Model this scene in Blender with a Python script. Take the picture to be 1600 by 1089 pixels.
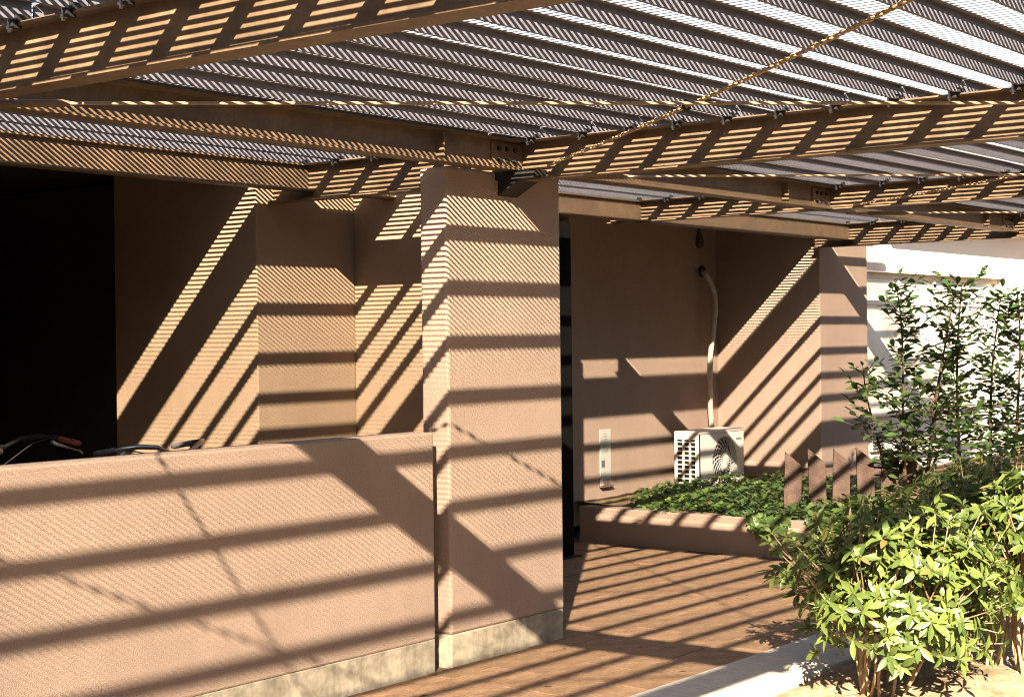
import bpy, math, random
from mathutils import Vector, Matrix, Quaternion
R = math.radians
random.seed(11)

# ------------------------------------------------------------------ scene, camera, light
S = bpy.context.scene
col = S.collection
for o in list(bpy.data.objects):
    bpy.data.objects.remove(o)

YAW, PITCH, ROLL, FPX, EYE = R(37.827), R(.3817), R(-.6865), 2494.0, 1.5
def cam_axes():
    cy, sy = math.cos(YAW), math.sin(YAW)
    cp, sp = math.cos(PITCH), math.sin(PITCH)
    cr, sr = math.cos(ROLL), math.sin(ROLL)
    W = Matrix(((sy, -cy, 0), (0, 0, -1), (cy, sy, 0)))
    P = Matrix(((1, 0, 0), (0, cp, -sp), (0, sp, cp)))
    Q = Matrix(((cr, -sr, 0), (sr, cr, 0), (0, 0, 1)))
    return Q @ P @ W
CM = cam_axes()
cd = bpy.data.cameras.new('camera')
cam = bpy.data.objects.new('camera', cd)
col.objects.link(cam)
rt, dn, fw = Vector(CM[0]), Vector(CM[1]), Vector(CM[2])
cam.matrix_world = Matrix(((rt.x, -dn.x, -fw.x, 0), (rt.y, -dn.y, -fw.y, 0), (rt.z, -dn.z, -fw.z, EYE), (0, 0, 0, 1)))
cd.sensor_width = 36
cd.lens = FPX / 1600 * 36
cd.clip_end = 1000
S.camera = cam

SUN = Vector((1, .648, -.643)).normalized()
w = bpy.data.worlds.new('World')
S.world = w
w.use_nodes = True
nt = w.node_tree
bg = nt.nodes['Background']
sky = nt.nodes.new('ShaderNodeTexSky')
sky.sky_type = 'NISHITA'
sky.sun_disc = False
sky.sun_elevation = math.asin(-SUN.z)
sky.sun_rotation = math.atan2(-SUN.x, -SUN.y)
sky.dust_density = 1.5
nt.links.new(sky.outputs[0], bg.inputs[0])
bg.inputs[1].default_value = .05
sl = bpy.data.lights.new('sun', 'SUN')
sl.energy = 5.0
sl.angle = R(.53)
sl.color = (1, .87, .70)
so = bpy.data.objects.new('sun', sl)
col.objects.link(so)
so.location = (-10, -8, 12)
so.rotation_euler = SUN.to_track_quat('-Z', 'Y').to_euler()
S.view_settings.view_transform = 'Standard'
S.view_settings.look = 'None'
S.view_settings.gamma = 1
S.view_settings.use_curve_mapping = False
S.render.film_transparent = False
S.cycles.pixel_filter_type = 'BLACKMAN_HARRIS'
S.cycles.filter_width = 1.0
S.view_settings.exposure = 3.05

# ------------------------------------------------------------------ helpers
def ray(px, py):
    v = Vector(((px - 800) / FPX, (py - 544.5) / FPX, 1))
    return CM.transposed() @ v
C0 = Vector((0, 0, EYE))
def on_z(px, py, z=0.0):
    d = ray(px, py); return C0 + d * ((z - EYE) / d.z)
def on_b(px, py, b):
    d = ray(px, py); return C0 + d * (b / d.y)
def at_depth(px, py, d):
    return C0 + ray(px, py) * d

class MB:
    def __init__(s):
        s.v = []; s.f = []
    def box(s, x0, x1, y0, y1, z0, z1):
        n = len(s.v)
        s.v += [(x0, y0, z0), (x1, y0, z0), (x1, y1, z0), (x0, y1, z0), (x0, y0, z1), (x1, y0, z1), (x1, y1, z1), (x0, y1, z1)]
        s.f += [tuple(n + i for i in q) for q in ((0, 3, 2, 1), (4, 5, 6, 7), (0, 1, 5, 4), (1, 2, 6, 5), (2, 3, 7, 6), (3, 0, 4, 7))]
        return s
    def tube(s, pts, r, n=8, cap=True):
        pts = [Vector(p) for p in pts]
        if not isinstance(r, (list, tuple)):
            r = [r] * len(pts)
        base = len(s.v)
        up = None
        for i, p in enumerate(pts):
            t = (pts[min(i + 1, len(pts) - 1)] - pts[max(i - 1, 0)])
            t = t.normalized() if t.length > 1e-9 else Vector((0, 0, 1))
            if up is None:
                up = t.orthogonal().normalized()
            else:
                up = (up - t * up.dot(t))
                up = up.normalized() if up.length > 1e-6 else t.orthogonal().normalized()
            sd = t.cross(up)
            for k in range(n):
                a = 2 * math.pi * k / n
                s.v.append(tuple(p + (up * math.cos(a) + sd * math.sin(a)) * r[i]))
        for i in range(len(pts) - 1):
            for k in range(n):
                a = base + i * n + k; b = base + i * n + (k + 1) % n
                s.f.append((a, b, b + n, a + n))
        if cap:
            s.f.append(tuple(base + k for k in reversed(range(n))))
            e = base + (len(pts) - 1) * n
            s.f.append(tuple(e + k for k in range(n)))
        return s
    def torus(s, c, ax, R_, r, n=32, m=8):
        ax = Vector(ax).normalized(); u = ax.orthogonal().normalized(); v = ax.cross(u); c = Vector(c)
        base = len(s.v)
        for i in range(n):
            a = 2 * math.pi * i / n; d = u * math.cos(a) + v * math.sin(a)
            for k in range(m):
                b = 2 * math.pi * k / m
                s.v.append(tuple(c + d * (R_ + r * math.cos(b)) + ax * (r * math.sin(b))))
        for i in range(n):
            for k in range(m):
                s.f.append((base + i * m + k, base + ((i + 1) % n) * m + k, base + ((i + 1) % n) * m + (k + 1) % m, base + i * m + (k + 1) % m))
        return s
    def prism(s, poly, vec):
        n = len(poly); b = len(s.v); vec = Vector(vec)
        s.v += [tuple(p) for p in poly] + [tuple(Vector(p) + vec) for p in poly]
        s.f.append(tuple(b + i for i in reversed(range(n))))
        s.f.append(tuple(b + n + i for i in range(n)))
        for i in range(n):
            j = (i + 1) % n
            s.f.append((b + i, b + j, b + n + j, b + n + i))
        return s
    def mesh(s, name, mat=None, off=None):
        me = bpy.data.meshes.new(name)
        v = s.v if off is None else [(x - off[0], y - off[1], z - off[2]) for x, y, z in s.v]
        me.from_pydata(v, [], s.f)
        me.update()
        if mat: me.materials.append(mat)
        return me
    def build(s, name, mat, parent=None, bevel=0, smooth=False):
        off = world_loc(parent) if parent else None
        me = s.mesh(name, mat, off)
        if smooth:
            for p in me.polygons: p.use_smooth = True
        o = bpy.data.objects.new(name, me)
        col.objects.link(o)
        if parent: o.parent = parent
        if bevel:
            m = o.modifiers.new('bevel', 'BEVEL'); m.width = bevel; m.segments = 2; m.limit_method = 'ANGLE'
        return o
def world_loc(o):
    l = Vector((0, 0, 0))
    while o:
        l += o.location; o = o.parent
    return l
def tag(o, label=None, cat=None, group=None, kind=None):
    if label: o['label'] = label
    if cat: o['category'] = cat
    if group: o['group'] = group
    if kind: o['kind'] = kind
    return o
def empty(name, loc, label, cat, group=None):
    o = bpy.data.objects.new(name, None)
    col.objects.link(o); o.location = loc; o.empty_display_size = .1
    return tag(o, label, cat, group)
def inst(name, me, parent, loc, rot=None):
    o = bpy.data.objects.new(name, me); col.objects.link(o)
    if parent:
        o.parent = parent; loc = Vector(loc) - world_loc(parent)
    if rot is not None:
        o.matrix_basis = Matrix.Translation(loc) @ rot
    else:
        o.location = loc
    return o
def lerp(a, b, t): return a + (b - a) * t

# ------------------------------------------------------------------ materials
def new_mat(name):
    m = bpy.data.materials.new(name); m.use_nodes = True
    n = m.node_tree; n.nodes.clear()
    out = n.nodes.new('ShaderNodeOutputMaterial')
    p = n.nodes.new('ShaderNodeBsdfPrincipled')
    n.links.new(p.outputs[0], out.inputs[0])
    return m, n, p, out
def mat(name, c, rough=.7, var=.15, vscale=3, bump=0, bscale=200, metal=0, spec=.3, c2=None, mottle=0, mscale=40, objvar=0, streak=0):
    m, n, p, out = new_mat(name)
    L = n.links
    tc = n.nodes.new('ShaderNodeTexCoord')
    nz = n.nodes.new('ShaderNodeTexNoise'); nz.inputs['Scale'].default_value = vscale; nz.inputs['Detail'].default_value = 6
    nz.inputs['Roughness'].default_value = .65
    L.new(tc.outputs['Object'], nz.inputs['Vector'])
    rp = n.nodes.new('ShaderNodeValToRGB')
    a = [x * (1 - var) for x in c] + [1]; b = [min(1, x * (1 + var)) for x in (c2 or c)] + [1]
    rp.color_ramp.elements[0].color = a; rp.color_ramp.elements[1].color = b
    rp.color_ramp.elements[0].position = .32; rp.color_ramp.elements[1].position = .68
    L.new(nz.outputs[0], rp.inputs[0])
    src = rp.outputs[0]
    if mottle:
        n2 = n.nodes.new('ShaderNodeTexNoise'); n2.inputs['Scale'].default_value = mscale; n2.inputs['Detail'].default_value = 4
        L.new(tc.outputs['Object'], n2.inputs['Vector'])
        mr = n.nodes.new('ShaderNodeMapRange'); mr.inputs[1].default_value = .3; mr.inputs[2].default_value = .7
        mr.inputs[3].default_value = 1 - mottle; mr.inputs[4].default_value = 1 + mottle
        L.new(n2.outputs[0], mr.inputs[0])
        mx = n.nodes.new('ShaderNodeVectorMath'); mx.operation = 'SCALE'
        L.new(src, mx.inputs[0]); L.new(mr.outputs[0], mx.inputs['Scale'])
        src = mx.outputs[0]
    if streak:
        mp = n.nodes.new('ShaderNodeMapping'); mp.inputs['Scale'].default_value = (4.5, 4.5, .4)
        L.new(tc.outputs['Object'], mp.inputs['Vector'])
        for vec, lo, hi, am in ((mp.outputs[0], .42, .72, streak), (tc.outputs['Object'], .45, .75, streak * .8)):
            n3 = n.nodes.new('ShaderNodeTexNoise'); n3.inputs['Scale'].default_value = 1 if vec == mp.outputs[0] else 1.7
            n3.inputs['Detail'].default_value = 7; n3.inputs['Roughness'].default_value = .7
            L.new(vec, n3.inputs['Vector'])
            mr = n.nodes.new('ShaderNodeMapRange'); mr.inputs[1].default_value = lo; mr.inputs[2].default_value = hi
            mr.inputs[3].default_value = 1 + am * .3; mr.inputs[4].default_value = 1 - am
            L.new(n3.outputs[0], mr.inputs[0])
            mx = n.nodes.new('ShaderNodeVectorMath'); mx.operation = 'SCALE'
            L.new(src, mx.inputs[0]); L.new(mr.outputs[0], mx.inputs['Scale'])
            src = mx.outputs[0]
    if objvar:
        oi = n.nodes.new('ShaderNodeObjectInfo')
        mr = n.nodes.new('ShaderNodeMapRange'); mr.inputs[3].default_value = 1 - objvar; mr.inputs[4].default_value = 1 + objvar
        L.new(oi.outputs['Random'], mr.inputs[0])
        mx = n.nodes.new('ShaderNodeVectorMath'); mx.operation = 'SCALE'
        L.new(src, mx.inputs[0]); L.new(mr.outputs[0], mx.inputs['Scale'])
        src = mx.outputs[0]
    L.new(src, p.inputs['Base Color'])
    p.inputs['Roughness'].default_value = rough; p.inputs['Metallic'].default_value = metal
    p.inputs['Specular IOR Level'].default_value = spec
    if bump:
        nb = n.nodes.new('ShaderNodeTexNoise'); nb.inputs['Scale'].default_value = bscale; nb.inputs['Detail'].default_value = 3
        L.new(tc.outputs['Object'], nb.inputs['Vector'])
        bp = n.nodes.new('ShaderNodeBump'); bp.inputs['Strength'].default_value = bump; bp.inputs['Distance'].default_value = .004
        L.new(nb.outputs[0], bp.inputs['Height']); L.new(bp.outputs[0], p.inputs['Normal'])
    return m
def leaf_mat(name, c, c2, trans=.35, rough=.42):
    m, n, p, out = new_mat(name); L = n.links
    oi = n.nodes.new('ShaderNodeObjectInfo'); ge = n.nodes.new('ShaderNodeNewGeometry')
    ad = n.nodes.new('ShaderNodeMath'); ad.operation = 'ADD'
    fr = n.nodes.new('ShaderNodeMath'); fr.operation = 'FRACT'
    L.new(oi.outputs['Random'], ad.inputs[0]); L.new(ge.outputs['Random Per Island'], ad.inputs[1]); L.new(ad.outputs[0], fr.inputs[0])
    rp = n.nodes.new('ShaderNodeValToRGB')
    rp.color_ramp.elements[0].color = (*c, 1); rp.color_ramp.elements[1].color = (*c2, 1)
    rp.color_ramp.elements[1].position = .965
    e = rp.color_ramp.elements.new(.995); e.color = (.15, .10, .03, 1)
    L.new(fr.outputs[0], rp.inputs[0]); L.new(rp.outputs[0], p.inputs['Base Color'])
    p.inputs['Roughness'].default_value = rough; p.inputs['Specular IOR Level'].default_value = .4
    tr = n.nodes.new('ShaderNodeBsdfTranslucent'); L.new(rp.outputs[0], tr.inputs[0])
    mx = n.nodes.new('ShaderNodeMixShader'); mx.inputs[0].default_value = trans
    L.new(p.outputs[0], mx.inputs[1]); L.new(tr.outputs[0], mx.inputs[2]); L.new(mx.outputs[0], out.inputs[0])
    return m
M = {}
M['stucco'] = mat('stucco', (.30, .214, .158), .9, .07, 2.2, .8, 170, spec=.1, mottle=.13, mscale=130, streak=.06)
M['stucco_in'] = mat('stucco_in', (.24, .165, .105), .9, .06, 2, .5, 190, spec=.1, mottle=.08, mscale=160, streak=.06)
M['stucco_far'] = mat('stucco_far', (.265, .187, .14), .9, .06, 2, .5, 150, spec=.1, mottle=.08, mscale=120, streak=.06)
M['plinth'] = mat('plinth', (.205, .17, .118), .9, .28, 7, .5, 60, spec=.1, c2=(.30, .255, .185), mottle=.15, mscale=30, streak=.3)
M['white_wall'] = mat('white_wall', (.60, .53, .45), .85, .05, 2, .3, 150, spec=.1)
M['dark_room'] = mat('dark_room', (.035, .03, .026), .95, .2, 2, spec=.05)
M['beam'] = mat('beam', (.097, .061, .033), .55, .22, 9, .1, 90, spec=.35, c2=(.106, .067, .037), mottle=.12, mscale=60, streak=.18)
M['dark_steel'] = mat('dark_steel', (.011, .0095, .008), .6, .3, 30, spec=.3)
M['plank'] = mat('plank', (.115, .11, .122), .6, .18, 14, 0, 90, spec=.3, c2=(.095, .088, .096), mottle=.2, mscale=55)
M['zinc'] = mat('zinc', (.45, .42, .38), .45, .2, 30, metal=.6)
M['rope'] = mat('rope', (.30, .19, .10), .8, .3, 60, .4, 300, spec=.2)
M['rod'] = mat('rod', (.20, .13, .075), .6, .25, 30, spec=.3)
M['slab'] = mat('slab', (.22, .13, .07), .85, .2, 9, .5, 130, spec=.12, c2=(.255, .155, .09), mottle=.16, mscale=70, objvar=.12)
M['bedding'] = mat('bedding', (.12, .08, .055), .95, .2, 20, .4, 120, spec=.05)
M['kerb'] = mat('kerb', (.44, .385, .315), .9, .1, 12, .4, 120, spec=.1, mottle=.1)
M['sand'] = mat('sand', (.15, .108, .064), .95, .35, 5, 1.0, 45, spec=.05, c2=(.22, .165, .10), mottle=.25, mscale=45)
M['asphalt'] = mat('asphalt', (.05, .048, .045), .9, .2, 4, .3, 80, spec=.1)
M['soil'] = mat('soil', (.10, .07, .04), .95, .3, 12, .9, 60, spec=.05, c2=(.16, .11, .06))
M['ac_white'] = mat('ac_white', (.52, .475, .41), .45, .05, 4, spec=.4)
M['ac_dark'] = mat('ac_dark', (.05, .042, .035), .6, .3, 30, spec=.3)
M['hose'] = mat('hose', (.36, .32, .25), .6, .1, 20, .2, 90)
M['placard'] = mat('placard', (.36, .34, .29), .3, .06, 20, spec=.4)
M['print'] = mat('print', (.10, .09, .085), .5, .1, 60)
M['print_grey'] = mat('print_grey', (.26, .235, .20), .5, .3, 260)
M['wood'] = mat('wood', (.085, .052, .038), .85, .2, 4, .5, 90, spec=.1, c2=(.13, .085, .065), mottle=.08, mscale=30, streak=.35)
M['frame'] = mat('frame', (.55, .48, .38), .5, .05, 8)
M['curtain'] = mat('curtain', (.55, .50, .44), .9, .12, 5, spec=.05)
M['chrome'] = mat('chrome', (.42, .40, .37), .3, .03, 10, metal=1)
M['rubber'] = mat('rubber', (.02, .02, .022), .6, .2, 30)
M['grip_grey'] = mat('grip_grey', (.10, .095, .10), .6, .15, 60)
M['grip_red'] = mat('grip_red', (.23, .055, .03), .5, .15, 60)
M['paint_blue'] = mat('paint_blue', (.03, .045, .09), .3, .05, 10, spec=.5)
M['paint_grey'] = mat('paint_grey', (.16, .15, .14), .3, .05, 10, spec=.5)
M['bark'] = mat('bark', (.10, .065, .04), .9, .3, 30, .5, 120, spec=.1)
M['twig'] = mat('twig', (.23, .16, .10), .9, .3, 40, .3, 160, spec=.1)
M['leaf_azalea'] = leaf_mat('leaf_azalea', (.042, .070, .014), (.140, .175, .038), .38)
M['leaf_sapling'] = leaf_mat('leaf_sapling', (.045, .085, .024), (.115, .19, .045), .32, .35)
M['post_shade'] = mat('post_shade', (.006, .0055, .005), .95, .2, 20, spec=.02)  # near-black stands in for the shade at the passage mouth
M['hood'] = mat('hood', (.05, .05, .055), .6, .1, 20)
M['dry_leaf'] = mat('dry_leaf', (.13, .075, .03), .8, .3, 8, objvar=.3)
M['leaf_ivy'] = leaf_mat('leaf_ivy', (.03, .065, .018), (.125, .185, .04), .28)
M['frosted'] = mat('frosted', (.42, .37, .31), .22, .22, 1.6, spec=.5, c2=(.52, .47, .40))

# ------------------------------------------------------------------ ground, floor, kerb
g = MB(); g.box(-250, 250, -250, 250, -.6, -.07)
tag(g.build('ground', M['asphalt']), kind='structure')
fl = MB(); fl.box(-6, 9.70, 3.60, 13, -.065, -.008)
floor = tag(fl.build('floor', M['bedding']), kind='structure')
def slab_mesh(la, lb):
    m = MB(); m.box(0, la, 0, lb, -.04, 0)
    return m.mesh('paving_slab', M['slab'])
rows = [(4.562, 4.692)] + [(4.562 - .29 * (i + 1), 4.562 - .29 * i) for i in range(3)] + [(4.692 + .30 * i, 4.692 + .30 * (i + 1)) for i in range(8)]
cache = {}
for ri, (b0, b1) in enumerate(rows):
    lb = round(b1 - b0 - .008, 4)
    la = .592
    me = cache.setdefault(lb, None) or cache.__setitem__(lb, slab_mesh(la, lb)) or cache[lb]
    a = 3.0 + (.3 if ri % 2 else 0)
    if b0 > 4.69: a = 6.45 + (.3 if ri % 2 else 0) - .3
    while a < 9.58 - .2:
        o = inst('paving_slab', me, floor, (a, b0, random.uniform(-.002, .0015)))
        o.rotation_euler = (random.uniform(-.003, .003), random.uniform(-.002, .002), random.uniform(-.004, .004))
        mx = 9.598 - a
        if mx < la: o.scale.x = mx / la
        a += .6
    if b0 <= 4.69: pass
kb = MB(); kb.box(-6, 9.50, 3.28, 3.688, -.065, .012)
tag(kb.build('kerb', M['kerb'], bevel=.012), kind='structure')
# sandy bed in front of the kerb: uneven
bed = MB(); NX, NY = 110, 70
from mathutils import noise as mn
for j in range(NY + 1):
    for i in range(NX + 1):
        x = lerp(2.5, 12, i / NX); y = lerp(-.5, 3.29, j / NY)
        z = -.02 + .025 * mn.noise(Vector((x * 1.6, y * 1.6, 3))) + .012 * mn.noise(Vector((x * 7, y * 7, 1))) + .006 * mn.noise(Vector((x * 22, y * 22, 5)))
        z += .05 * math.exp(-((x - 6.7) ** 2 + (y - 2.7) ** 2) / .35)
        if j == NY: z = -.03
        bed.v.append((x, y, z))
for j in range(NY):
    for i in range(NX):
        k = j * (NX + 1) + i
        bed.f.append((k, k + 1, k + NX + 2, k + NX + 1))
tag(bed.build('soil_bed', M['sand'], smooth=True), kind='structure')

# ------------------------------------------------------------------ pier and low wall
def block(name, mat_, parent, x0, x1, y0, y1, z0, z1, bevel=.006):
    m = MB(); m.box(x0, x1, y0, y1, z0, z1)
    return m.build(name, mat_, parent, bevel)
pier = empty('pier', (6.0, 4.77, 0), 'tall beige stucco pier holding the steel beams, stained concrete at its foot', 'pier')
block('shaft', M['stucco'], pier, 5.57, 6.448, 4.694, 4.855, .148, 2.285, .012)
block('plinth', M['plinth'], pier, 5.573, 6.445, 4.697, 4.852, -.02, .148, .008)
bk = MB(); bk.box(5.93, 6.12, 4.46, 4.70, 2.245, 2.283)
bk.prism([(5.95, 4.70, 2.245), (5.95, 4.70, 2.17), (5.95, 4.56, 2.245)], (.15, 0, 0))
bk.build('bracket', M['dark_steel'], pier)

lw = empty('low_wall', (2.0, 4.77, 0), 'low beige stucco wall with plank shadows in front of the bicycles', 'wall')
block('wall_body', M['stucco'], lw, -6, 5.468, 4.700, 4.852, .146, 1.078, .010)
block('plinth', M['plinth'], lw, -6, 5.466, 4.703, 4.850, -.02, .146, .004)

# ------------------------------------------------------------------ building behind
PB = 6.30
bl = empty('building', (6.0, 8.0, 0), 'single storey stucco building behind the piers with a dark bicycle bay', 'building')
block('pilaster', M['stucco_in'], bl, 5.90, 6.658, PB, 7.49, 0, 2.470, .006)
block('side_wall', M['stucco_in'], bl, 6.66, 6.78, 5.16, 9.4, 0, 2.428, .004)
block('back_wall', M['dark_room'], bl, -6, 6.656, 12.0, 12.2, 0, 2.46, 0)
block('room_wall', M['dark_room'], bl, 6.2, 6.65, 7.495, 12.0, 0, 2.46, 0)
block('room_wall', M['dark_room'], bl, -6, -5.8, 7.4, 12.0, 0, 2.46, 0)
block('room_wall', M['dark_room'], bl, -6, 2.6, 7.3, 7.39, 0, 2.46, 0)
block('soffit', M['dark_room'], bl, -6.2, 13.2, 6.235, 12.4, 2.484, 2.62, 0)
block('passage_wall', M['stucco_far'], bl, 6.79, 12.5, 9.4, 9.6, 0, 2.46, 0)
block('garden_wall', M['stucco_far'], bl, 10.25, 12.518, 7.37, 9.39, 0, 2.47, .006)

# right-hand wing: second pier, white sunlit wall with a wide window
wg = empty('building_wing', (15.0, 6.5, 0), 'white sunlit wing of the building with a wide window behind the young trees', 'building')
block('pier_wall', M['stucco_far'], wg, 12.52, 13.46, 6.35, 7.5, 0, 2.47, .01)
WB = 6.38
SILL, HEAD, WR, WX = .78, 2.07, 16.9, 13.46
wl = MB(); wl.box(WX, 22, WB, 6.8, 0, SILL); wl.box(WX, 22, WB, 6.8, HEAD, 2.80); wl.box(WR, 22, WB, 6.8, SILL, HEAD); wl.box(WX + .002, WX + .05, WB + .002, 6.8, SILL, HEAD)
wl.build('wall', M['white_wall'], wg)
ev = MB(); ev.box(13.5, 22, 6.0, 7.0, 2.67, 2.84); ev.build('eave', M['white_wall'], wg)
win = MB()
fy = WB + .07
win.box(WX + .05, WR, fy, fy + .06, SILL, SILL + .05); win.box(WX + .05, WR, fy, fy + .06, HEAD - .05, HEAD)
win.box(WX + .05, WR, fy + .005, fy + .055, HEAD - .30, HEAD - .26)
xs = [WX + .05, 14.35, 15.19, 16.03, 16.855]
for x in xs: win.box(x, x + .045, fy - .004, fy + .064, SILL + .05, HEAD - .05)
win.box(14.78, 14.83, fy - .006, fy + .066, SILL + .05, HEAD - .30)
window = win.build('window', M['frame'], wg)
for i in range(4):
    for z0, z1 in ((SILL + .05, HEAD - .30), (HEAD - .26, HEAD - .05)):
        pn = MB(); pn.box(xs[i] + .045, xs[i + 1], fy + .028, fy + .033, z0, z1); pn.build('pane', M['frosted'], window)
sm = MB(); sm.box(WX + .01, WR + .04, WB - .05, WB + .068, SILL - .045, SILL - .002); sm.build('sill', M['frame'], window)
vt = MB(); vp = on_b(1372, 712, 5.93)
vt.box(13.52, 13.76, 6.345, 6.378, .42, .62)
vent = vt.build('vent', M['frame'], wg)
for k in range(6):
    q = MB(); q.box(13.535, 13.745, 6.335, 6.3445, .44 + k * .028, .454 + k * .028); q.build('louvre', M['ac_dark'], vent)

# ------------------------------------------------------------------ canopy: beams, slotted planks, bracing
cn = empty('canopy', (6.0, 3.0, 2.2), 'brown steel canopy roofed with slotted metal planks over the path', 'canopy')
ZT = 2.43
def ibeam_b(a, b0, b1, zb, fw=.1):
    m = MB(); h = fw / 2
    m.box(a - h, a + h, b0, b1, zb, zb + .011); m.box(a - h, a + h, b0, b1, ZT - .011, ZT); m.box(a - .004, a + .004, b0, b1, zb + .011, ZT - .011)
    return m
def ibeam_a(b, a0, a1, zb, ft=.1):
    m = MB(); h = .05; t = ft / 2
    m.box(a0, a1, b - h, b + h, zb, zb + .010); m.box(a0, a1, b - t, b + t, ZT - .010 - .001, ZT - .001); m.box(a0, a1, b - .004, b + .004, zb + .010, ZT - .011)
    return m
BW = [-.37, 2.83, 6.03, 9.23, 12.43]
BZ = {-.37: 2.24, 2.83: 2.24, 6.03: 2.24, 9.23: 2.285, 12.43: 2.24}
PITCHP, HD, LIP = .253, .058, .010
WEB0 = 4.25
ribs = [WEB0 - .045 + PITCHP * n for n in range(-11, 1)] + [4.500, 4.815, 5.009, 5.225, 5.495, 5.768, 6.021]   # planks are not laid quite evenly
clip_m = MB(); clip_m.box(-.064, -.02, -.026, .026, .0005, .026); clip_m.box(-.068, -.038, -.010, .010, -.026, .0)
clip_me = clip_m.mesh('clip', M['dark_steel'])
bolt_m = MB(); bolt_m.tube([(-.058, .018, .012), (-.058, .018, -.032)], .006, 6); bolt_m.tube([(-.058, .018, -.024), (-.058, .018, -.015)], .0105, 6)
bolt_me = bolt_m.mesh('bolt', M['zinc'])
beams = {}
for a in BW:
    o = ibeam_b(a, 1.12, {6.03: 6.296, 12.43: 6.345}.get(a, 6.28), BZ[a]).build('beam', M['beam'], cn)
    beams[a] = o
    for wb in ribs:
        if a < 2: break
        inst('clip', clip_me, o, (a, wb + .006, ZT)).scale = (1, .8, .75)
        inst('bolt', bolt_me, o, (a, wb + .012, ZT + .004))
stiff = MB(); stiff.box(-.004, .004, -.048, -.0045, .0105, .125)
stiff_me = stiff.mesh('stiffener', M['beam'])
hex_m = MB(); hex_m.tube([(0, 0, 0), (0, -.012, 0)], .011, 6); hex_me = hex_m.mesh('bolt', M['dark_steel'])
for b, zb in ((1.18, 2.285), (4.61, 2.285), (6.03, 2.285)):
    for i in range(len(BW) - 1):
        a0, a1 = BW[i] + .0045, BW[i + 1] - .0045
        o = ibeam_a(b, a0, a1, zb, .05 if b > 6 else .1).build('beam', M['beam'], cn)
        if 4 < b < 5:
            inst('stiffener', stiff_me, o, (a1 - .62, b, zb))
            pl = MB(); pl.box(a1 - .24, a1 - .01, b - .013, b - .005, zb + .014, ZT - .02)
            p = pl.build('connection_plate', M['beam'], o)
            for dx in (.19, .13, .07):
                for dz in (.045, .095):
                    inst('bolt', hex_me, p, (a1 - dx, b - .013, zb + dz))
# slotted plank: flat top with twisted rungs, web on the far side, bottom lip
SP, RW, TH = .038, .0165, R(6)
def slotted(name, L, slots, width, web=True, near=True):
    m = MB(); t = .0028
    edges = [0]
    for y0, y1 in slots: edges += [y0, y1]
    edges.append(width)
    for k in range(0, len(edges), 2):
        m.box(0, L, edges[k], edges[k + 1], -t, 0)
    n = int((L - .02) / SP)
    off = (L - n * SP) / 2
    for y0, y1 in slots:
        span = y1 - y0
        e1, e2 = min(.012, span * .15), min(.028, span * .3)
        st = [(y0 - .0005, 0), (y0 + e1, .5), (y0 + e2, 1), (y1 - e2, 1), (y1 - e1, .5), (y1 + .0005, 0)]
        for i in range(n + 1):
            x1 = off + i * SP - (SP - RW) / 2 + .0
            base = len(m.v)
            for y, k in st:
                th = TH * k
                xa, za = x1 - RW * math.cos(th), -RW * math.sin(th)
                m.v += [(xa, y, za - t), (x1, y, -t), (x1, y, -.0001), (xa, y, za - .0001)]
            for s_ in range(len(st) - 1):
                for q in range(4):
                    p0 = base + s_ * 4 + q; p1 = base + s_ * 4 + (q + 1) % 4
                    m.f.append((p0, p1, p1 + 4, p0 + 4))
    if web:
        W = width
        m.box(0, L, W - t, W, -HD, -t)
        m.box(0, L, W, W + LIP - .0005, -HD, -HD + t)
        m.box(0, L, W + LIP - t - .0005, W + LIP - .0005, -HD + t, 0)
    return m.mesh(name, M['plank'])
TW = PITCHP - LIP
PL = 3.196
plank_me = slotted('roof_plank', PL, [(.005, TW - .026)], TW)
ZP = ZT + .003 + HD
# end panel next to the building: narrow slots, then solid sheet
end_me = slotted('end_panel', PL, [(.010, .150)], .40, web=False)
bays = [BW[0] - 3.2] + BW[:-1]
for bi, a0 in enumerate(bays):
    rr = ribs
    for k, wb in enumerate(rr):
        st = rr[k - 1] + LIP if k else wb - TW
        o = inst('roof_plank', plank_me, cn, (a0 + .002 + random.uniform(-.006, .006), st, ZP + random.uniform(-.0015, .0015)))
        o.scale.y = (wb + LIP - st) / PITCHP
    inst('end_panel', end_me, cn, (a0 + .002, rr[-1] + LIP + .001, ZP + .001))
short_me = slotted('roof_plank', .93, [(.005, TW - .026)], TW)
short_end = slotted('end_panel', .93, [(.010, .150)], .40, web=False)
for k, wb in enumerate(ribs):
    st = ribs[k - 1] + LIP if k else wb - TW
    o = inst('roof_plank', short_me, cn, (BW[-1] + .004, st, ZP))
    o.scale.y = (wb + LIP - st) / PITCHP
inst('end_panel', short_end, cn, (BW[-1] + .002, ribs[-1] + LIP + .001, ZP + .001))
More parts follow.
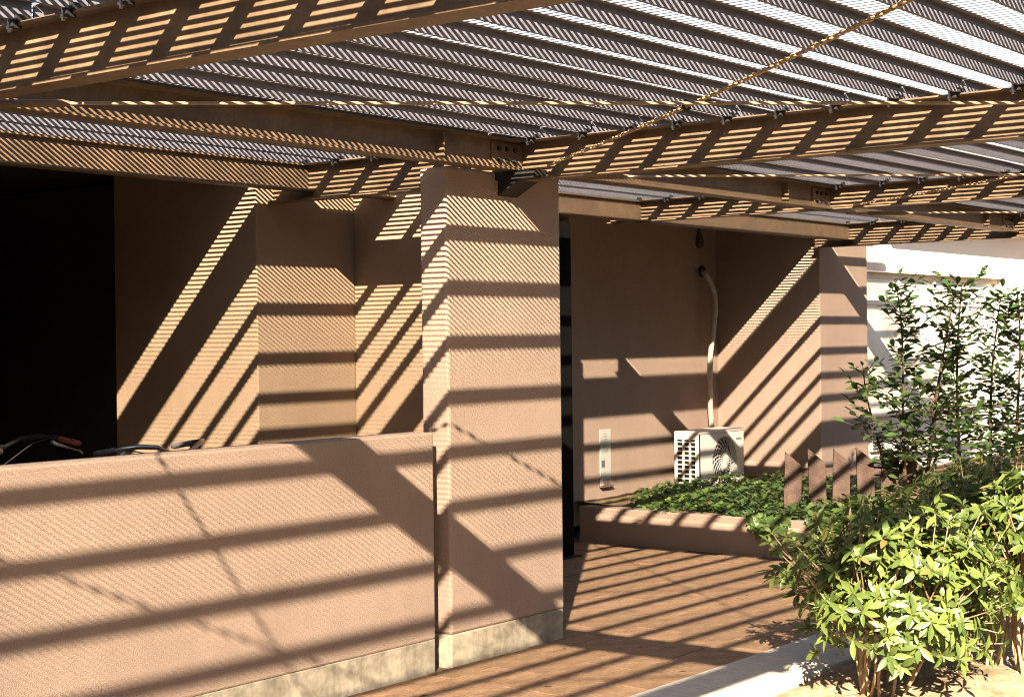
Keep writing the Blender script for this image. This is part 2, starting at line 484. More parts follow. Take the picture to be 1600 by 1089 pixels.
# cross bracing below the planks
def rope_mb(p, q, r=.0048, pitch=.085):
    m = MB(); p, q = Vector(p), Vector(q); d = q - p; L = d.length; d.normalize()
    u = d.orthogonal().normalized(); v = d.cross(u); n = int(L / .017)
    for s_ in range(2):
        pts = []
        for i in range(n + 1):
            t = i / n; an = 2 * math.pi * (t * L / pitch) + s_ * math.pi
            sag = -.02 * 4 * t * (1 - t)
            pts.append(p + d * (t * L) + (u * math.cos(an) + v * math.sin(an)) * r * .85 + Vector((0, 0, sag)))
        m.tube(pts, r, 5)
    return m
for i in range(len(BW) - 1):
    a0, a1 = BW[i], BW[i + 1]
    m = MB(); m.tube([(a0 + .06, 4.52, 2.262), (a1 - .14, 1.22, 2.262)], .0062, 8)
    o = m.build('brace_rod', M['rod'], cn)
    tb = MB(); P0, P1 = Vector((a0 + .06, 4.52, 2.262)), Vector((a1 - .14, 1.22, 2.262))
    tb.tube([P0.lerp(P1, .03), P0.lerp(P1, .035), P0.lerp(P1, .085), P0.lerp(P1, .09)], [.008, .013, .013, .008], 8); tb.build('turnbuckle', M['beam'], o)
    o = rope_mb((a1 - .05, 4.42, 2.30), (a0 + .50, 1.20, 2.322)).build('brace_cable', M['rope'], cn)
    c = Vector(((a0 + a1) / 2 + .27, 2.88, 2.288))
    rg = MB(); rg.torus(c, (0.2, 1, 0), .016, .006, 14, 6); rg.build('ring', M['dark_steel'], o)

po = empty('shade_post', (8.8, 6.41, 0), 'slim black post added at the mouth of the passage, standing in for shade beside the planter', 'post')  # post added to darken this strip and shade the wall edge beyond
block('post_shaft', M['post_shade'], po, 8.73, 8.86, 6.36, 6.47, .012, 2.284, .004)
block('base_plate', M['dark_steel'], po, 8.69, 8.90, 6.33, 6.50, .0015, .012, 0)

# ------------------------------------------------------------------ planter
pt = MB(); pt.box(9.60, 9.74, 3.45, 6.848, -.02, .252)
planter = tag(pt.build('planter_wall', M['stucco_far'], bevel=.01), 'low beige stucco planter wall at the end of the paved path', 'planter wall')
sb = MB(); NX, NY = 60, 60
for j in range(NY + 1):
    for i in range(NX + 1):
        x = lerp(9.72, 21, (i / NX) ** 1.5); y = lerp(0, 1, j / NY) * (6.83 if x < 10.26 else 7.36)
        sb.v.append((x, y, .20 + .02 * mn.noise(Vector((x * 2, y * 2, 0))) + .01 * mn.noise(Vector((x * 9, y * 9, 0)))))
for j in range(NY):
    for i in range(NX):
        k = j * (NX + 1) + i; sb.f.append((k, k + 1, k + NX + 2, k + NX + 1))
tag(sb.build('planter_soil', M['soil'], smooth=True), kind='structure')

# ------------------------------------------------------------------ air conditioner outdoor unit
AX0, AX1, AY0, AY1, AZ0, AZ1 = 11.57, 12.30, 6.99, 7.25, .185, .69
ac = empty('air_conditioner_unit', (11.95, 7.12, .18), 'white air conditioner outdoor unit with round fan grille standing in the ivy', 'air conditioner')
cs = MB()
cs.box(AX0, AX1, AY0, AY1, AZ1 - .025, AZ1)
cs.box(AX1 - .015, AX1, AY0 + .001, AY1, AZ0, AZ1 - .025); cs.box(AX0 + .2, AX1 - .015, AY1 - .015, AY1, AZ0, AZ1 - .025)
cs.box(AX0, AX1 - .015, AY0 + .02, AY1, AZ0, AZ0 + .02)
cs.box(AX0, AX0 + .014, AY1 - .03, AY1, AZ0 + .02, AZ1 - .025)
cs.box(AX0, AX0 + .014, AY0 + .018, AY0 + .055, AZ0 + .02, AZ1 - .025)
cs.build('casing', M['ac_white'], ac, .006)
# front plate with round opening
fp = MB(); fcx, fcz, fr = AX0 + .40, (AZ0 + AZ1) / 2 - .012, .205
n = 48
def sq(a):
    dx, dz = math.cos(a), math.sin(a)
    x0, x1, z0, z1 = AX0 - fcx, AX1 - fcx, AZ0 - fcz, AZ1 - .026 - fcz
    t = min((x1 / dx if dx > 1e-9 else x0 / dx if dx < -1e-9 else 1e9), (z1 / dz if dz > 1e-9 else z0 / dz if dz < -1e-9 else 1e9))
    return fcx + dx * t, fcz + dz * t
angs = sorted([2 * math.pi * k / n for k in range(n)] + [math.atan2(z - fcz, x - fcx) % (2 * math.pi) for x in (AX0, AX1) for z in (AZ0, AZ1 - .026)])
for a in angs:
    x, z = sq(a)
    fp.v += [(x, AY0, z), (fcx + fr * math.cos(a), AY0, fcz + fr * math.sin(a)), (fcx + fr * .97 * math.cos(a), AY0 + .05, fcz + fr * .97 * math.sin(a))]
for k in range(len(angs)):
    j = (k + 1) % len(angs)
    fp.f += [(3 * k, 3 * j, 3 * j + 1, 3 * k + 1), (3 * k + 1, 3 * j + 1, 3 * j + 2, 3 * k + 2)]
fp.build('front_panel', M['ac_white'], ac)
ib = MB(); ib.box(AX0 + .03, AX1 - .017, AY0 + .085, AY1 - .017, AZ0 + .022, AZ1 - .027); ib.build('coil', M['ac_dark'], ac)
gr = MB()
for r_ in (.06, .10, .14, .175, .203): gr.torus((fcx, AY0 - .004, fcz), (0, 1, 0), r_, .0016, 40, 5)
gr.build('grille_ring', M['ac_white'], ac)
gs = MB()
for k in range(24):
    a0 = 2 * math.pi * k / 24
    gs.tube([(fcx + r * math.cos(a0 + (r - .03) * 4.2), AY0 - .006 + .004 * (r / .2), fcz + r * math.sin(a0 + (r - .03) * 4.2)) for r in (.03, .07, .11, .15, .18, .207)], .0032, 5)
gs.build('grille_spokes', M['ac_white'], ac)
hb = MB(); hb.tube([(fcx, AY0 + .0, fcz), (fcx, AY0 - .009, fcz)], .034, 20); hb.build('grille_hub', M['ac_white'], ac)
fb = MB()
for k in range(3):
    a0 = 2 * math.pi * k / 3 + .4
    pts = []
    for r in (.05, .10, .15, .188):
        for s_, d in ((-.5, 0), (.5, .035)):
            a = a0 + s_ * 1.15; pts.append((fcx + r * math.cos(a), AY0 + .03 + d, fcz + r * math.sin(a)))
    b0 = len(fb.v); fb.v += pts
    for q in range(3): fb.f.append((b0 + 2 * q, b0 + 2 * q + 1, b0 + 2 * q + 3, b0 + 2 * q + 2))
fb.tube([(fcx, AY0 + .02, fcz), (fcx, AY0 + .07, fcz)], .05, 16)
fb.build('fan', M['ac_dark'], ac)
sg = MB()
for y in (AY0 + .095, AY0 + .16): sg.box(AX0 - .004, AX0 + .010, y, y + .016, AZ0 + .02, AZ1 - .05)
sg.box(AX0 - .002, AX0 + .012, AY0 + .055, AY1 - .03, AZ1 - .07, AZ1 - .025)
sg.build('side_post', M['ac_white'], ac)
for k in range(11):
    q = MB(); z = AZ0 + .025 + k * .0385; q.box(AX0 - .001, AX0 + .008, AY0 + .055, AY1 - .03, z, z + .010); q.build('side_bar', M['ac_white'], ac)
bd = MB()
for k in range(7): bd.box(AX1 - .135 + k * .014, AX1 - .126 + k * .014, AY0 - .0025, AY0 - .0005, AZ1 - .098, AZ1 - .078 - (.006 if k in (1, 2, 4, 5) else 0))
bd.build('badge', M['print'], ac)
ft = MB()
for x in (AX0 + .1, AX1 - .16): ft.box(x, x + .06, AY0 - .03, AY1 + .03, .15, AZ0)
ft.build('foot', M['ac_dark'], ac)

# pipe from the wall down to the unit
pp = [on_b(x, y, b) for x, y, b in ((1097, 424, 7.36), (1101, 428, 7.28), (1110, 440, 7.25), (1117, 462, 7.25), (1118, 485, 7.25), (1114, 520, 7.26), (1110, 555, 7.27), (1109, 600, 7.29), (1110, 640, 7.30), (1114, 690, 7.31))]
sm_ = []
for i in range(len(pp) - 1):
    for t in (0, .33, .66): sm_.append(pp[i].lerp(pp[i + 1], t))
sm_.append(pp[-1])
hz = MB(); hz.tube(sm_, .024, 12)
hp = empty('refrigerant_pipe', (12.3, 7.3, .8), 'pale taped pipe curving down the wall to the air conditioner unit', 'pipe')
hz.build('pipe_wrap', M['hose'], hp, smooth=True)
cl = MB(); cl.torus(sm_[0], (0, 1, 0), .04, .014, 20, 8); cl.build('wall_collar', M['dark_steel'], hp, smooth=True)
# dark teardrop vent hood
vh = MB(); pc = on_b(1092, 374, 7.36)
prof = [(-.085, .006), (-.075, .03), (-.05, .043), (-.01, .04), (.03, .028), (.07, .013), (.10, .006)]
vh.tube([(pc.x, 7.355, pc.z + d) for d, r in prof], [r for d, r in prof], 14)
tag(vh.build('vent_hood', M['hood'], smooth=True), 'small dark teardrop vent hood high on the wall above the pipe', 'vent hood')

# placard on the wall
pl0, pl1 = on_b(936, 671, 7.37), on_b(953, 757, 7.37)
pq = empty('wall_placard', (pl0.x, 7.37, pl1.z), 'narrow pale plastic notice strip fixed to the wall left of the air conditioner', 'notice')
x0, x1, z0, z1 = pl0.x, pl1.x, pl1.z, pl0.z
q = MB(); q.box(x0, x1, 7.358, 7.368, z0, z1); q.build('strip', M['placard'], pq)
W_, H_ = x1 - x0, z1 - z0
q = MB(); q.box(x0 + .28 * W_, x0 + .72 * W_, 7.354, 7.3575, z0 + .60 * H_, z0 + .72 * H_)
for k in range(4): q.box(x0 + .3 * W_, x0 + .6 * W_, 7.355, 7.3575, z0 + (.76 + .05 * k) * H_, z0 + (.775 + .05 * k) * H_)
q.build('print', M['print_grey'], pq)
q = MB(); q.box(x0 + .08 * W_, x0 + .38 * W_, 7.354, 7.3575, z0 + .33 * H_, z0 + .45 * H_); q.build('dark_mark', M['print'], pq)
q = MB(); q.box(x0 - .01, x1 + .01, 7.335, 7.368, z0 - .012, z0 - .001); q.box(x0 + .25 * W_, x0 + .8 * W_, 7.342, 7.3575, z0, z0 + .05); q.build('clip', M['wood'], pq)

# ------------------------------------------------------------------ picket fence
f0, f1 = at_depth(1238, 735, 11.5), at_depth(1427, 727, 11.5)
fd = Vector((f1.x - f0.x, f1.y - f0.y, 0)); FL = fd.length; fd.normalize(); fn = Vector((fd.y, -fd.x, 0))
fence = empty('picket_fence', (f0.x, f0.y, .2), 'weathered brown picket fence with slanted tops in the ivy', 'fence')
NP = 6
for k in range(NP):
    c = Vector((f0.x, f0.y, 0)) + fd * (FL * k / (NP - 1)) + fn * .008
    ln = (.02, -.012, .015, -.01, .02, .0)[k]; hh = (.715, .735, .73, .74, .745, .70)[k]; hh = 1.5 - (1.5 - hh) * 1.07; hw = .062
    pr_ = []
    for u, z in ((-hw, .17), (hw, .17), (hw, hh - .105), (-hw, hh)):
        pr_.append(c + fd * (u + ln * (z - .45) * 2) + Vector((0, 0, z)))
    m = MB(); m.prism(pr_, fn * .02)
    m.build('picket', M['wood'], fence, .003)
rl = MB(); e0 = Vector((f0.x, f0.y, .475)) - fd * .03 - fn * .014; e1 = Vector((f1.x, f1.y, .49)) + fd * .05 - fn * .014
rl.prism([e0, e1, e1 + Vector((0, 0, .06)), e0 + Vector((0, 0, .06))], fn * .02)
rl.build('rail', M['wood'], fence, .003)

# ------------------------------------------------------------------ bicycles behind the low wall
def bicycle(base, ang, label, paint, grip, bar_h, bar='chrome'):
    root = empty('bicycle', base, label, 'bicycle', 'bicycles parked behind the low wall')
    root.rotation_euler = (0, 0, ang)
    def add(m, name, mt, par=None, smooth=True):
        me = m.mesh(name, mt); o = bpy.data.objects.new(name, me); col.objects.link(o); o.parent = par or root
        if smooth:
            for p in me.polygons: p.use_smooth = True
        return o
    for x in (-.53, .53):
        w_ = MB(); w_.torus((x, 0, .33), (0, 1, 0), .312, .019, 40, 8); wo = add(w_, 'wheel', M['rubber'])
        r_ = MB(); r_.torus((x, 0, .33), (0, 1, 0), .290, .009, 40, 6); add(r_, 'rim', M['chrome'], wo)
        s_ = MB()
        for k in range(18):
            a = 2 * math.pi * k / 18; s_.tube([(x, .015 * (-1) ** k, .33), (x + .29 * math.cos(a), 0, .33 + .29 * math.sin(a))], .0012, 3)
        s_.tube([(x, -.045, .33), (x, .045, .33)], .018, 10); add(s_, 'spokes', M['chrome'], wo)
    f = MB(); bb, seat, head, headb, rear = (-.08, 0, .28), (-.22, 0, .74), (.35, 0, .80), (.38, 0, .66), (-.53, 0, .33)
    for a, b, r in ((bb, seat, .016), (bb, headb, .017), ((-.2, 0, .62), head, .016), (head, headb, .018)): f.tube([a, b], r, 10)
    for sgn in (-.05, .05):
        f.tube([bb, (rear[0], sgn, rear[2])], .009, 6); f.tube([(-.2, 0, .66), (rear[0], sgn, rear[2])], .009, 6)
    add(f, 'frame', M[paint])
    k = MB()
    for sgn in (-.05, .05): k.tube([(.385, 0, .64), (.40, sgn, .58), (.53, sgn, .33)], .011, 8)
    add(k, 'fork', M['chrome'])
    s = MB(); s.tube([(-.36, 0, .82), (-.30, 0, .835), (-.2, 0, .83), (-.08, 0, .82), (-.05, 0, .815)], [.05, .09, .075, .03, .015], 12); add(s, 'saddle', M['rubber'])
    s = MB(); s.tube([(-.215, 0, .70), (-.24, 0, .81)], .012, 8); add(s, 'seat_post', M['chrome'])
    s = MB(); s.tube([(.355, 0, .78), (.33, 0, bar_h - .05)], .012, 8)
    s.tube([(.36, 0, bar_h - .05), (.30, 0, bar_h - .045)], .016, 8); add(s, 'stem', M['chrome'])
    h = MB()
    hp_ = [(.08, .275), (.14, .28), (.22, .275), (.285, .23), (.325, .15), (.335, .06), (.335, -.06), (.325, -.15), (.285, -.23), (.22, -.275), (.14, -.28), (.08, -.275)]
    hz_ = [-.02, -.01, .005, .012, .005, -.03, -.03, .005, .012, .005, -.01, -.02]
    pts = [Vector((x, y, bar_h + z)) for (x, y), z in zip(hp_, hz_)]
    h.tube(pts, .0115, 10); hb_ = add(h, 'handlebar', M[bar])
    for sgn in (1, -1):
        gp = MB(); gp.tube([(.055, sgn * .2745, bar_h - .024), (.07, sgn * .275, bar_h - .021), (.14, sgn * .28, bar_h - .010), (.185, sgn * .278, bar_h - .003), (.19, sgn * .277, bar_h - .002)], [.009, .015, .0135, .0155, .012], 10); add(gp, 'grip', M[grip], hb_)
        lv = MB(); lv.tube([(.235, sgn * .266, bar_h - .012), (.215, sgn * .285, bar_h - .03), (.16, sgn * .305, bar_h - .045), (.09, sgn * .31, bar_h - .06), (.075, sgn * .312, bar_h - .075)], [.013, .010, .006, .005, .004], 8); add(lv, 'brake_lever', M['chrome'], hb_)
        lv = MB(); lv.tube([(.24, sgn * .26, bar_h), (.29, sgn * .2, bar_h - .02), (.34, sgn * .05, bar_h - .12), (.40, 0, .55)], .003, 5); add(lv, 'brake_cable', M['rubber'], hb_)
    bl_ = MB(); bl_.tube([(.31, .13, bar_h - .02), (.31, .13, bar_h + .008)], [.022, .015], 10); add(bl_, 'bell', M['rubber'], hb_)
    c = MB(); c.torus((-.08, .05, .28), (0, 1, 0), .085, .006, 28, 5)
    c.tube([(-.08, .06, .28), (-.02, .07, .13)], .008, 6); c.tube([(-.08, -.06, .28), (-.14, -.07, .43)], .008, 6)
    cr = add(c, 'crank', M['chrome'])
    pd = MB(); pd.box(-.06, .02, .075, .15, .118, .142); pd.box(-.18, -.10, -.15, -.075, .418, .442); add(pd, 'pedal', M['rubber'], cr, False)
    bk_ = MB()
    for z in (.60, .68, .76, .84): bk_.torus((.60, 0, z), (0, 0, 1), .13 + (z - .6) * .12, .003, 4, 5)
    for k_ in range(16):
        a = 2 * math.pi * k_ / 16; bk_.tube([(.60 + .125 * math.cos(a), .125 * math.sin(a), .58), (.60 + .16 * math.cos(a), .16 * math.sin(a), .84)], .002, 4)
    add(bk_, 'basket', M['dark_steel'])
    return root
bicycle((4.57, 6.31, 0), R(100), 'parked bicycle with reddish brown handlebar grip near the dark opening', 'paint_blue', 'grip_red', 1.035, 'dark_steel')
bicycle((4.91, 6.17, 0), R(-80), 'parked bicycle with grey grip and chrome handlebar just above the low wall', 'paint_grey', 'grip_grey', 1.008)

# ------------------------------------------------------------------ plants
def leaf_mesh(name, mt, width=.32, fold=.10, droop=.10, lobes=None):
    m = MB(); st = [(0, .10), (.22, .62), (.48, 1), (.75, .78), (1, .04)]
    for t, wd in st:
        z = -droop * t * t
        m.v += [(-wd * width / 2, t, z + fold * wd * .5), (0, t, z), (wd * width / 2, t, z + fold * wd * .5)]
    for i in range(len(st) - 1):
        k = 3 * i
        m.f += [(k, k + 1, k + 4, k + 3), (k + 1, k + 2, k + 5, k + 4)]
    me = m.mesh(name, mt)
    for p in me.polygons: p.use_smooth = True
    return me, m
def orient(d, up, roll=0):
    y = Vector(d).normalized(); x = y.cross(Vector(up))
    if x.length < 1e-3: x = y.orthogonal()
    x.normalize(); z = x.cross(y)
    m = Matrix((x, y, z)).transposed().to_4x4()
    return m @ Matrix.Rotation(roll, 4, 'Y')
def emit_leaves(root, me, mb, lv, mt, nobj=300):
    # lv: list of (pos, matrix3 rot, scale); the ones nearest the camera are single parts
    lv.sort(key=lambda t: (t[0] - C0).length)
    for p, r, s in lv[:nobj]:
        inst('leaf', me, root, p, r @ Matrix.Scale(s, 4))
    rest = lv[nobj:]
    if rest:
        m = MB()
        for p, r, s in rest:
            b = len(m.v); M4 = Matrix.Translation(p) @ r @ Matrix.Scale(s, 4)
            m.v += [tuple(M4 @ Vector(v)) for v in mb.v]; m.f += [tuple(b + i for i in f) for f in mb.f]
        o = m.build('foliage', mt, root, smooth=True); o['kind'] = 'stuff'
az_me, az_mb = leaf_mesh('leaf', M['leaf_azalea'], .34, .10, .18)
sp_me, sp_mb = leaf_mesh('leaf', M['leaf_sapling'], .44, .14, .12)
def azalea(base, centre, rad, ntip, ls, label, seed, extra=(), zmin=.05, group='azalea shrubs'):
    rnd = random.Random(seed)
    root = empty('azalea_shrub', base, label, 'shrub', group)
    base, centre = Vector(base), Vector(centre)
    tips = []
    for _ in range(ntip):
        while True:
            d = Vector((rnd.gauss(0, 1), rnd.gauss(0, 1), rnd.gauss(0, 1) + .25)).normalized()
            if d.z > -.65: break
        k = rnd.uniform(.62, 1.08) if rnd.random() < .78 else rnd.uniform(.3, .7)
        k *= 1 + .22 * mn.noise(d * 2.3 + Vector((seed, 0, 0)))
        p = centre + Vector((d.x * rad[0], d.y * rad[1], d.z * rad[2])) * k
        if p.z < zmin: p.z = zmin + rnd.uniform(0, .05)
        tips.append((p, (d + Vector((0, 0, .55))).normalized()))
    for p, d in extra: tips.append((Vector(p), Vector(d).normalized()))
    st = MB()
    forks = []
    for i in range(16):
        a = rnd.uniform(0, 6.28); q = base.lerp(centre, rnd.uniform(.45, .8)) + Vector((math.cos(a) * rad[0] * .35, math.sin(a) * rad[1] * .35, 0))
        b0 = base + Vector((math.cos(a) * .09, math.sin(a) * .09, -.03))
        mid = b0.lerp(q, .5) + Vector((rnd.uniform(-.04, .04), rnd.uniform(-.04, .04), rnd.uniform(-.03, .04)))
        st.tube([b0, mid, q], [.0075, .006, .0045], 6); forks.append(q)
    lv = []
    for p, d in tips:
        q = min(forks, key=lambda f: (f - p).length + rnd.uniform(0, .12))
        mid = q.lerp(p, .55) + Vector((rnd.uniform(-.03, .03), rnd.uniform(-.03, .03), rnd.uniform(-.035, .01)))
        st.tube([q, mid, p], [.004, .003, .002], 4)
        n = rnd.randint(5, 8); ph = rnd.uniform(0, 6.28)
        u = d.orthogonal().normalized(); v = d.cross(u)
        for k in range(n):
            a = ph + 2.4 * k if n > 6 else ph + 6.283 * k / n + rnd.uniform(-.25, .25)
            out = u * math.cos(a) + v * math.sin(a)
            el = rnd.uniform(-.25, .85)
            dirv = (out * math.cos(el) + d * math.sin(el) + Vector((0, 0, -.12))).normalized()
            lv.append((p - d * rnd.uniform(0, .012), orient(dirv, d, rnd.uniform(-.35, .35)), ls * rnd.uniform(.55, 1.25)))
        for k in range(2):
            a = rnd.uniform(0, 6.28); out = u * math.cos(a) + v * math.sin(a)
            lv.append((p, orient((out * .5 + d).normalized(), out * -1), ls * rnd.uniform(.35, .55)))
        if rnd.random() < .5:
            for k in range(2):
                a = rnd.uniform(0, 6.28); out = u * math.cos(a) + v * math.sin(a)
                lv.append((mid.lerp(p, rnd.uniform(.2, .8)), orient((out + Vector((0, 0, -.25))).normalized(), d, rnd.uniform(-.5, .5)), ls * rnd.uniform(.6, 1)))
    st.build('stem', M['twig'], root)
    emit_leaves(root, az_me, az_mb, lv, M['leaf_azalea'])
    return root
def T(px, py, depth): return at_depth(px, py, depth)
sprigs = []
for px, py in ((1205, 840), (1222, 872), (1240, 845), (1232, 915), (1250, 885), (1262, 832), (1275, 862), (1215, 905), (1290, 850), (1258, 940), (1285, 905), (1280, 820), (1300, 880), (1310, 830), (1270, 970), (1320, 800), (1345, 790)):
    for _ in range(3):
        sprigs.append((T(px + random.uniform(-14, 26), py + random.uniform(-18, 18), 7.0 + random.uniform(-.15, .2)), (-.5, random.uniform(-.3, .4), .8)))
azalea((6.22, 2.88, .01), (6.13, 2.73, .45), (.44, .40, .40), 480, .068, 'large sunlit azalea shrub with pale green leaves beside the kerb', 3, sprigs)
azalea((6.85, 2.45, .02), (6.78, 2.38, .55), (.38, .36, .46), 300, .072, 'azalea shrub with long green leaves cut off by the right edge', 5)
azalea((6.95, 2.74, .02), (6.92, 2.70, .64), (.42, .34, .30), 260, .066, 'azalea shrub behind the large sunlit one, half in shade', 8)
azalea((9.95, 4.45, .2), (9.95, 4.40, .28), (.28, .42, .15), 90, .075, 'shaded azalea shrub in front of the picket fence', 9, zmin=.25)
azalea((9.9, 3.95, .2), (9.9, 3.95, .42), (.36, .5, .28), 140, .075, 'shaded azalea shrub in the planter right of the picket fence', 12, zmin=.25)

def sapling(px, py, depth, htop, lean, nbr, label, seed, nl=260):
    rnd = random.Random(seed)
    p0 = T(px, py, depth); base = Vector((p0.x, p0.y, .19))
    root = empty('young_tree', base, label, 'young tree', 'young trees in the planter')
    top = base + Vector((lean * rt.x, lean * rt.y, htop - .19))
    st = MB(); pts = []; n = 9
    w1, w2 = rnd.uniform(0, 6), rnd.uniform(0, 6)
    for i in range(n + 1):
        t = i / n
        pts.append(base.lerp(top, t) + Vector((.03 * math.sin(w1 + 4 * t) * t, .03 * math.sin(w2 + 5 * t) * t, 0)))
    st.tube(pts, [lerp(.016, .004, i / n) for i in range(n + 1)], 7)
    st.build('trunk', M['bark'], root)
    br = MB(); lv = []
    for k in range(nbr):
        t = lerp(.22, .99, (k + rnd.random()) / nbr) if rnd.random() < .85 else rnd.uniform(.15, 1)
        i = min(int(t * n), n - 1); q = pts[i].lerp(pts[i + 1], t * n - i)
        a = rnd.uniform(0, 6.28) ; ln = rnd.uniform(.10, .34) * (1.05 - .45 * t)
        d = Vector((math.cos(a), math.sin(a), rnd.uniform(.25, .9))).normalized()
        e = q + d * ln; m_ = q.lerp(e, .5) + Vector((0, 0, -.012))
        br.tube([q, m_, e], [.0045, .0032, .0018], 4)
        nn = max(4, int(ln / .026))
        for j in range(nn):
            s = (j + 1) / nn; p = q.lerp(m_, s * 2) if s < .5 else m_.lerp(e, s * 2 - 1)
            aa = a + (1.1 if j % 2 else -1.1) + rnd.uniform(-.5, .5)
            dv = Vector((math.cos(aa), math.sin(aa), rnd.uniform(-.3, .6)))
            if j == nn - 1: dv = d + Vector((0, 0, .2))
            lv.append((p, orient(dv.normalized(), Vector((rnd.uniform(-.5, .5), rnd.uniform(-.5, .5), 1)), rnd.uniform(-.5, .5)), rnd.uniform(.065, .10)))
    br.build('branch', M['bark'], root)
    emit_leaves(root, sp_me, sp_mb, lv, M['leaf_sapling'])
sapling(1392, 760, 11.5, 1.26, -.17, 28, 'shortest young tree with drooping twigs, leftmost beside the second pier', 21)
sapling(1418, 760, 11.3, 1.84, -.07, 72, 'young tree with two thin dark stems just right of the picket fence', 22)
sapling(1440, 765, 11.2, 1.80, .22, 66, 'slanting young tree crossing in front of the window', 23)
sapling(1500, 765, 11.4, 1.86, .0, 80, 'young tree with the thickest straight trunk before the white wall', 24)
sapling(1545, 765, 11.7, 1.78, .08, 70, 'young bushy tree between the thick trunk and the right edge', 25)
sapling(1590, 770, 11.5, 1.80, -.0, 80, 'young tree standing against the right edge of the picture', 26)

# ivy
iv = MB()
lob = [(0, 0), (.42, .05), (.52, .42), (.26, .5), (.0, 1), (-.26, .5), (-.52, .42), (-.42, .05)]
rnd = random.Random(77)
def ivy_h(a, b):
    return .075 + .11 * mn.noise(Vector((a * 2.1, b * 2.1, 7))) + .03 * mn.noise(Vector((a * 7, b * 7, 2)))
cnt = 0
while cnt < 9500:
    a = 9.62 + (rnd.random() ** 1.4) * 3.3; b = rnd.uniform(3.6, 7.34)
    lim = 7.3 - max(0, (11.2 - a)) * .58 + .25 * mn.noise(Vector((a * 3, b * 3, 0)))
    if b > lim or (a < 9.78 and rnd.random() < .45 + .35 * (b > 5.9)): continue
    if a > 12.5 and b > 6.33: continue
    if AX0 - .02 < a < AX1 + .02 and AY0 < b < AY1: continue
    fade = min(1, max(.15, (lim - b) / .35))
    h = ivy_h(a, b) * fade * (1.4 if a > 9.9 else 1)
    z = .21 + rnd.random() ** .6 * max(.02, h) + (.035 if a < 9.76 else 0)
    s = rnd.uniform(.028, .058)
    up = Vector((rnd.uniform(-.9, .5), rnd.uniform(-.9, .5), 1)).normalized()
    t = rnd.uniform(0, 6.28); d = Vector((math.cos(t), math.sin(t), rnd.uniform(-.4, .2)))
    m4 = Matrix.Translation((a, b, z)) @ orient(d, up) @ Matrix.Scale(s, 4)
    k = len(iv.v); iv.v += [tuple(m4 @ Vector((x, y, .12 * abs(x)))) for x, y in lob]
    iv.f += [(k, k + 1, k + 2, k + 3), (k, k + 3, k + 4), (k, k + 4, k + 5), (k, k + 5, k + 6, k + 7)]
    cnt += 1
for k in range(1500):
    b = rnd.uniform(3.6, 6.3); nz_ = mn.noise(Vector((b * 2.2, 4, 1)))
    if nz_ < .05: continue
    z = .27 - rnd.random() ** 1.6 * .16 * min(1, nz_ * 3); a = 9.60 - rnd.uniform(.002, .03) if z < .25 else rnd.uniform(9.58, 9.75)
    t = rnd.uniform(0, 6.28)
    m4 = Matrix.Translation((a, b, z)) @ orient((rnd.uniform(-.4, .1), math.cos(t), math.sin(t) - .4), (-1, rnd.uniform(-.5, .5), rnd.uniform(0, .9))) @ Matrix.Scale(rnd.uniform(.028, .055), 4)
    k_ = len(iv.v); iv.v += [tuple(m4 @ Vector((x, y, .12 * abs(x)))) for x, y in lob]
    iv.f += [(k_, k_ + 1, k_ + 2, k_ + 3), (k_, k_ + 3, k_ + 4), (k_, k_ + 4, k_ + 5), (k_, k_ + 5, k_ + 6, k_ + 7)]
tag(iv.build('ivy', M['leaf_ivy']), 'green ivy covering the planter soil around the air conditioner', 'ivy', kind='stuff')

# small weed in the sand and a few fallen leaves
wp = on_z(1487, 1052, .01)
wd = empty('weed', wp, 'small grassy weed growing in the sand right of the azalea', 'weed')
for k in range(7):
    a = k * .9; l = .05 + .03 * (k % 3)
    m = MB(); pts = [wp + Vector((math.cos(a) * l * t * .8, math.sin(a) * l * t * .8, l * 1.3 * t - l * .7 * t * t)) for t in (0, .4, .75, 1)]
    m.tube(pts, [.0035, .003, .002, .0006], 4); m.build('blade', M['leaf_azalea'], wd)

fm = MB(); rl_ = random.Random(5)
for k in range(90):
    if k < 30: p = Vector((rl_.uniform(5, 9.4), rl_.choice((rl_.uniform(3.72, 4.6), rl_.uniform(4.5, 4.68), rl_.uniform(3.7, 6.6))), .004))
    else: p = Vector((rl_.uniform(5.4, 8.2), rl_.uniform(2.2, 3.4), .02))
    t = rl_.uniform(0, 6.28); m4 = Matrix.Translation(p) @ orient((math.cos(t), math.sin(t), .1), (rl_.uniform(-.4, .4), rl_.uniform(-.4, .4), 1)) @ Matrix.Scale(rl_.uniform(.015, .045), 4)
    b = len(fm.v); fm.v += [tuple(m4 @ Vector(v)) for v in az_mb.v]; fm.f += [tuple(b + i for i in f) for f in az_mb.f]
tag(fm.build('fallen_leaves', M['dry_leaf']), 'dry brown leaves scattered on the paving and sand', 'leaves', kind='stuff')

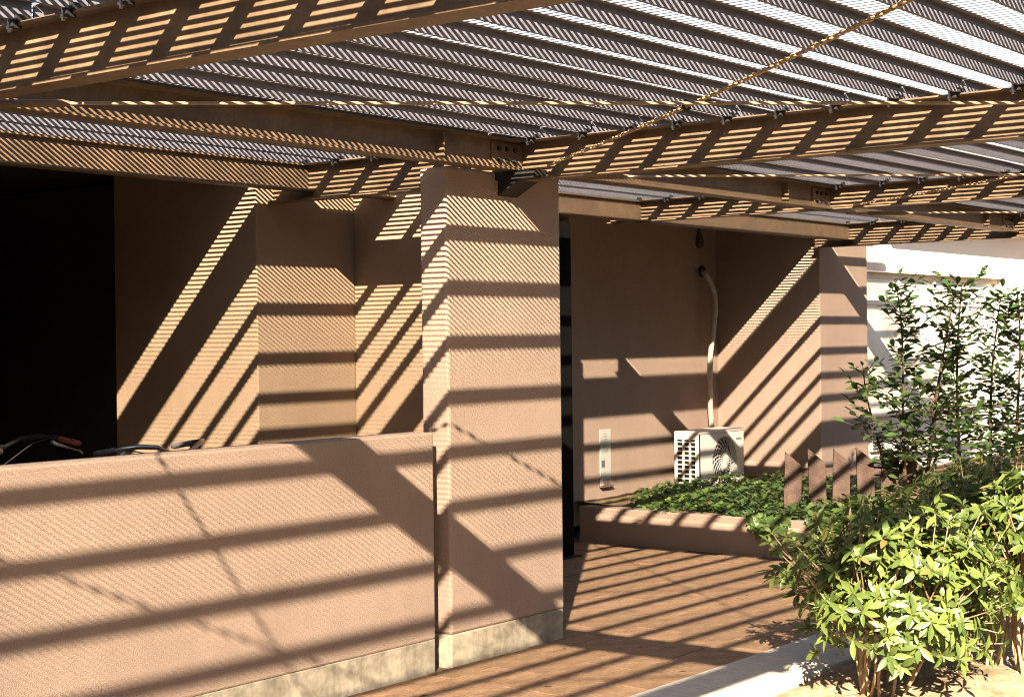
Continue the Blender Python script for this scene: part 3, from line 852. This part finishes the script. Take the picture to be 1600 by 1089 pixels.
pbm = MB()
for k in range(420):
    p = Vector((rl_.uniform(5.2, 8.6), rl_.uniform(1.8, 3.12), rl_.uniform(-.02, .012))); r_ = rl_.uniform(.003, .011)
    p.z = -.018 + .05 * math.exp(-((p.x - 6.7) ** 2 + (p.y - 2.7) ** 2) / .35) + rl_.uniform(-.006, .008)
    b = len(pbm.v); pbm.v += [tuple(p + Vector(v) * r_ * rl_.uniform(.7, 1.3)) for v in ((1, 0, 0), (-1, 0, 0), (0, 1, 0), (0, -1, 0), (0, 0, .7), (0, 0, -.7))]
    pbm.f += [tuple(b + i for i in f) for f in ((0, 2, 4), (2, 1, 4), (1, 3, 4), (3, 0, 4), (2, 0, 5), (1, 2, 5), (3, 1, 5), (0, 3, 5))]
tag(pbm.build('pebbles', M['kerb']), 'small stones lying in the sand around the shrubs', 'pebbles', kind='stuff')

# ------------------------------------------------------------------ unseen blocks added behind the viewer to cut low sky light
M['brick'] = mat('brick', (.13, .085, .06), .9, .2, 5, .3, 40, spec=.1)
def sky_blocker(name, x0, x1, y0, y1, h, label, face):
    nb = empty(name, ((x0 + x1) / 2, (y0 + y1) / 2, -.07), label, 'building')
    block('wall', M['brick'], nb, x0, x1, y0, y1, -.07, h, 0)
    block('roof', M['dark_steel'], nb, x0 - .3, x1 + .3, y0 - .3, y1 + .3, h + .002, h + .18, 0)
    for lv_ in range(2):
        z = .9 + lv_ * 2.7
        n_ = int(((x1 - x0) if face == 'y' else (y1 - y0)) / 3.5)
        for k in range(n_):
            m = MB()
            if face == 'y': m.box(x0 + 1 + k * 3.5, x0 + 2.8 + k * 3.5, y1 - .02, y1 + .03, z, z + 1.3)
            else: m.box(x1 - .02, x1 + .03, y0 + 1 + k * 3.5, y0 + 2.8 + k * 3.5, z, z + 1.3)
            m.build('window', M['ac_dark'], nb)
sky_blocker('sky_blocker_rear', -16, 26, -18, -9, 6.2, 'long brown brick block added unseen behind the viewer to hold back low sky', 'y')
sky_blocker('sky_blocker_side', -24, -14.5, -8, 14, 5.6, 'brown brick block added unseen on the left to hold back low sky', 'x')
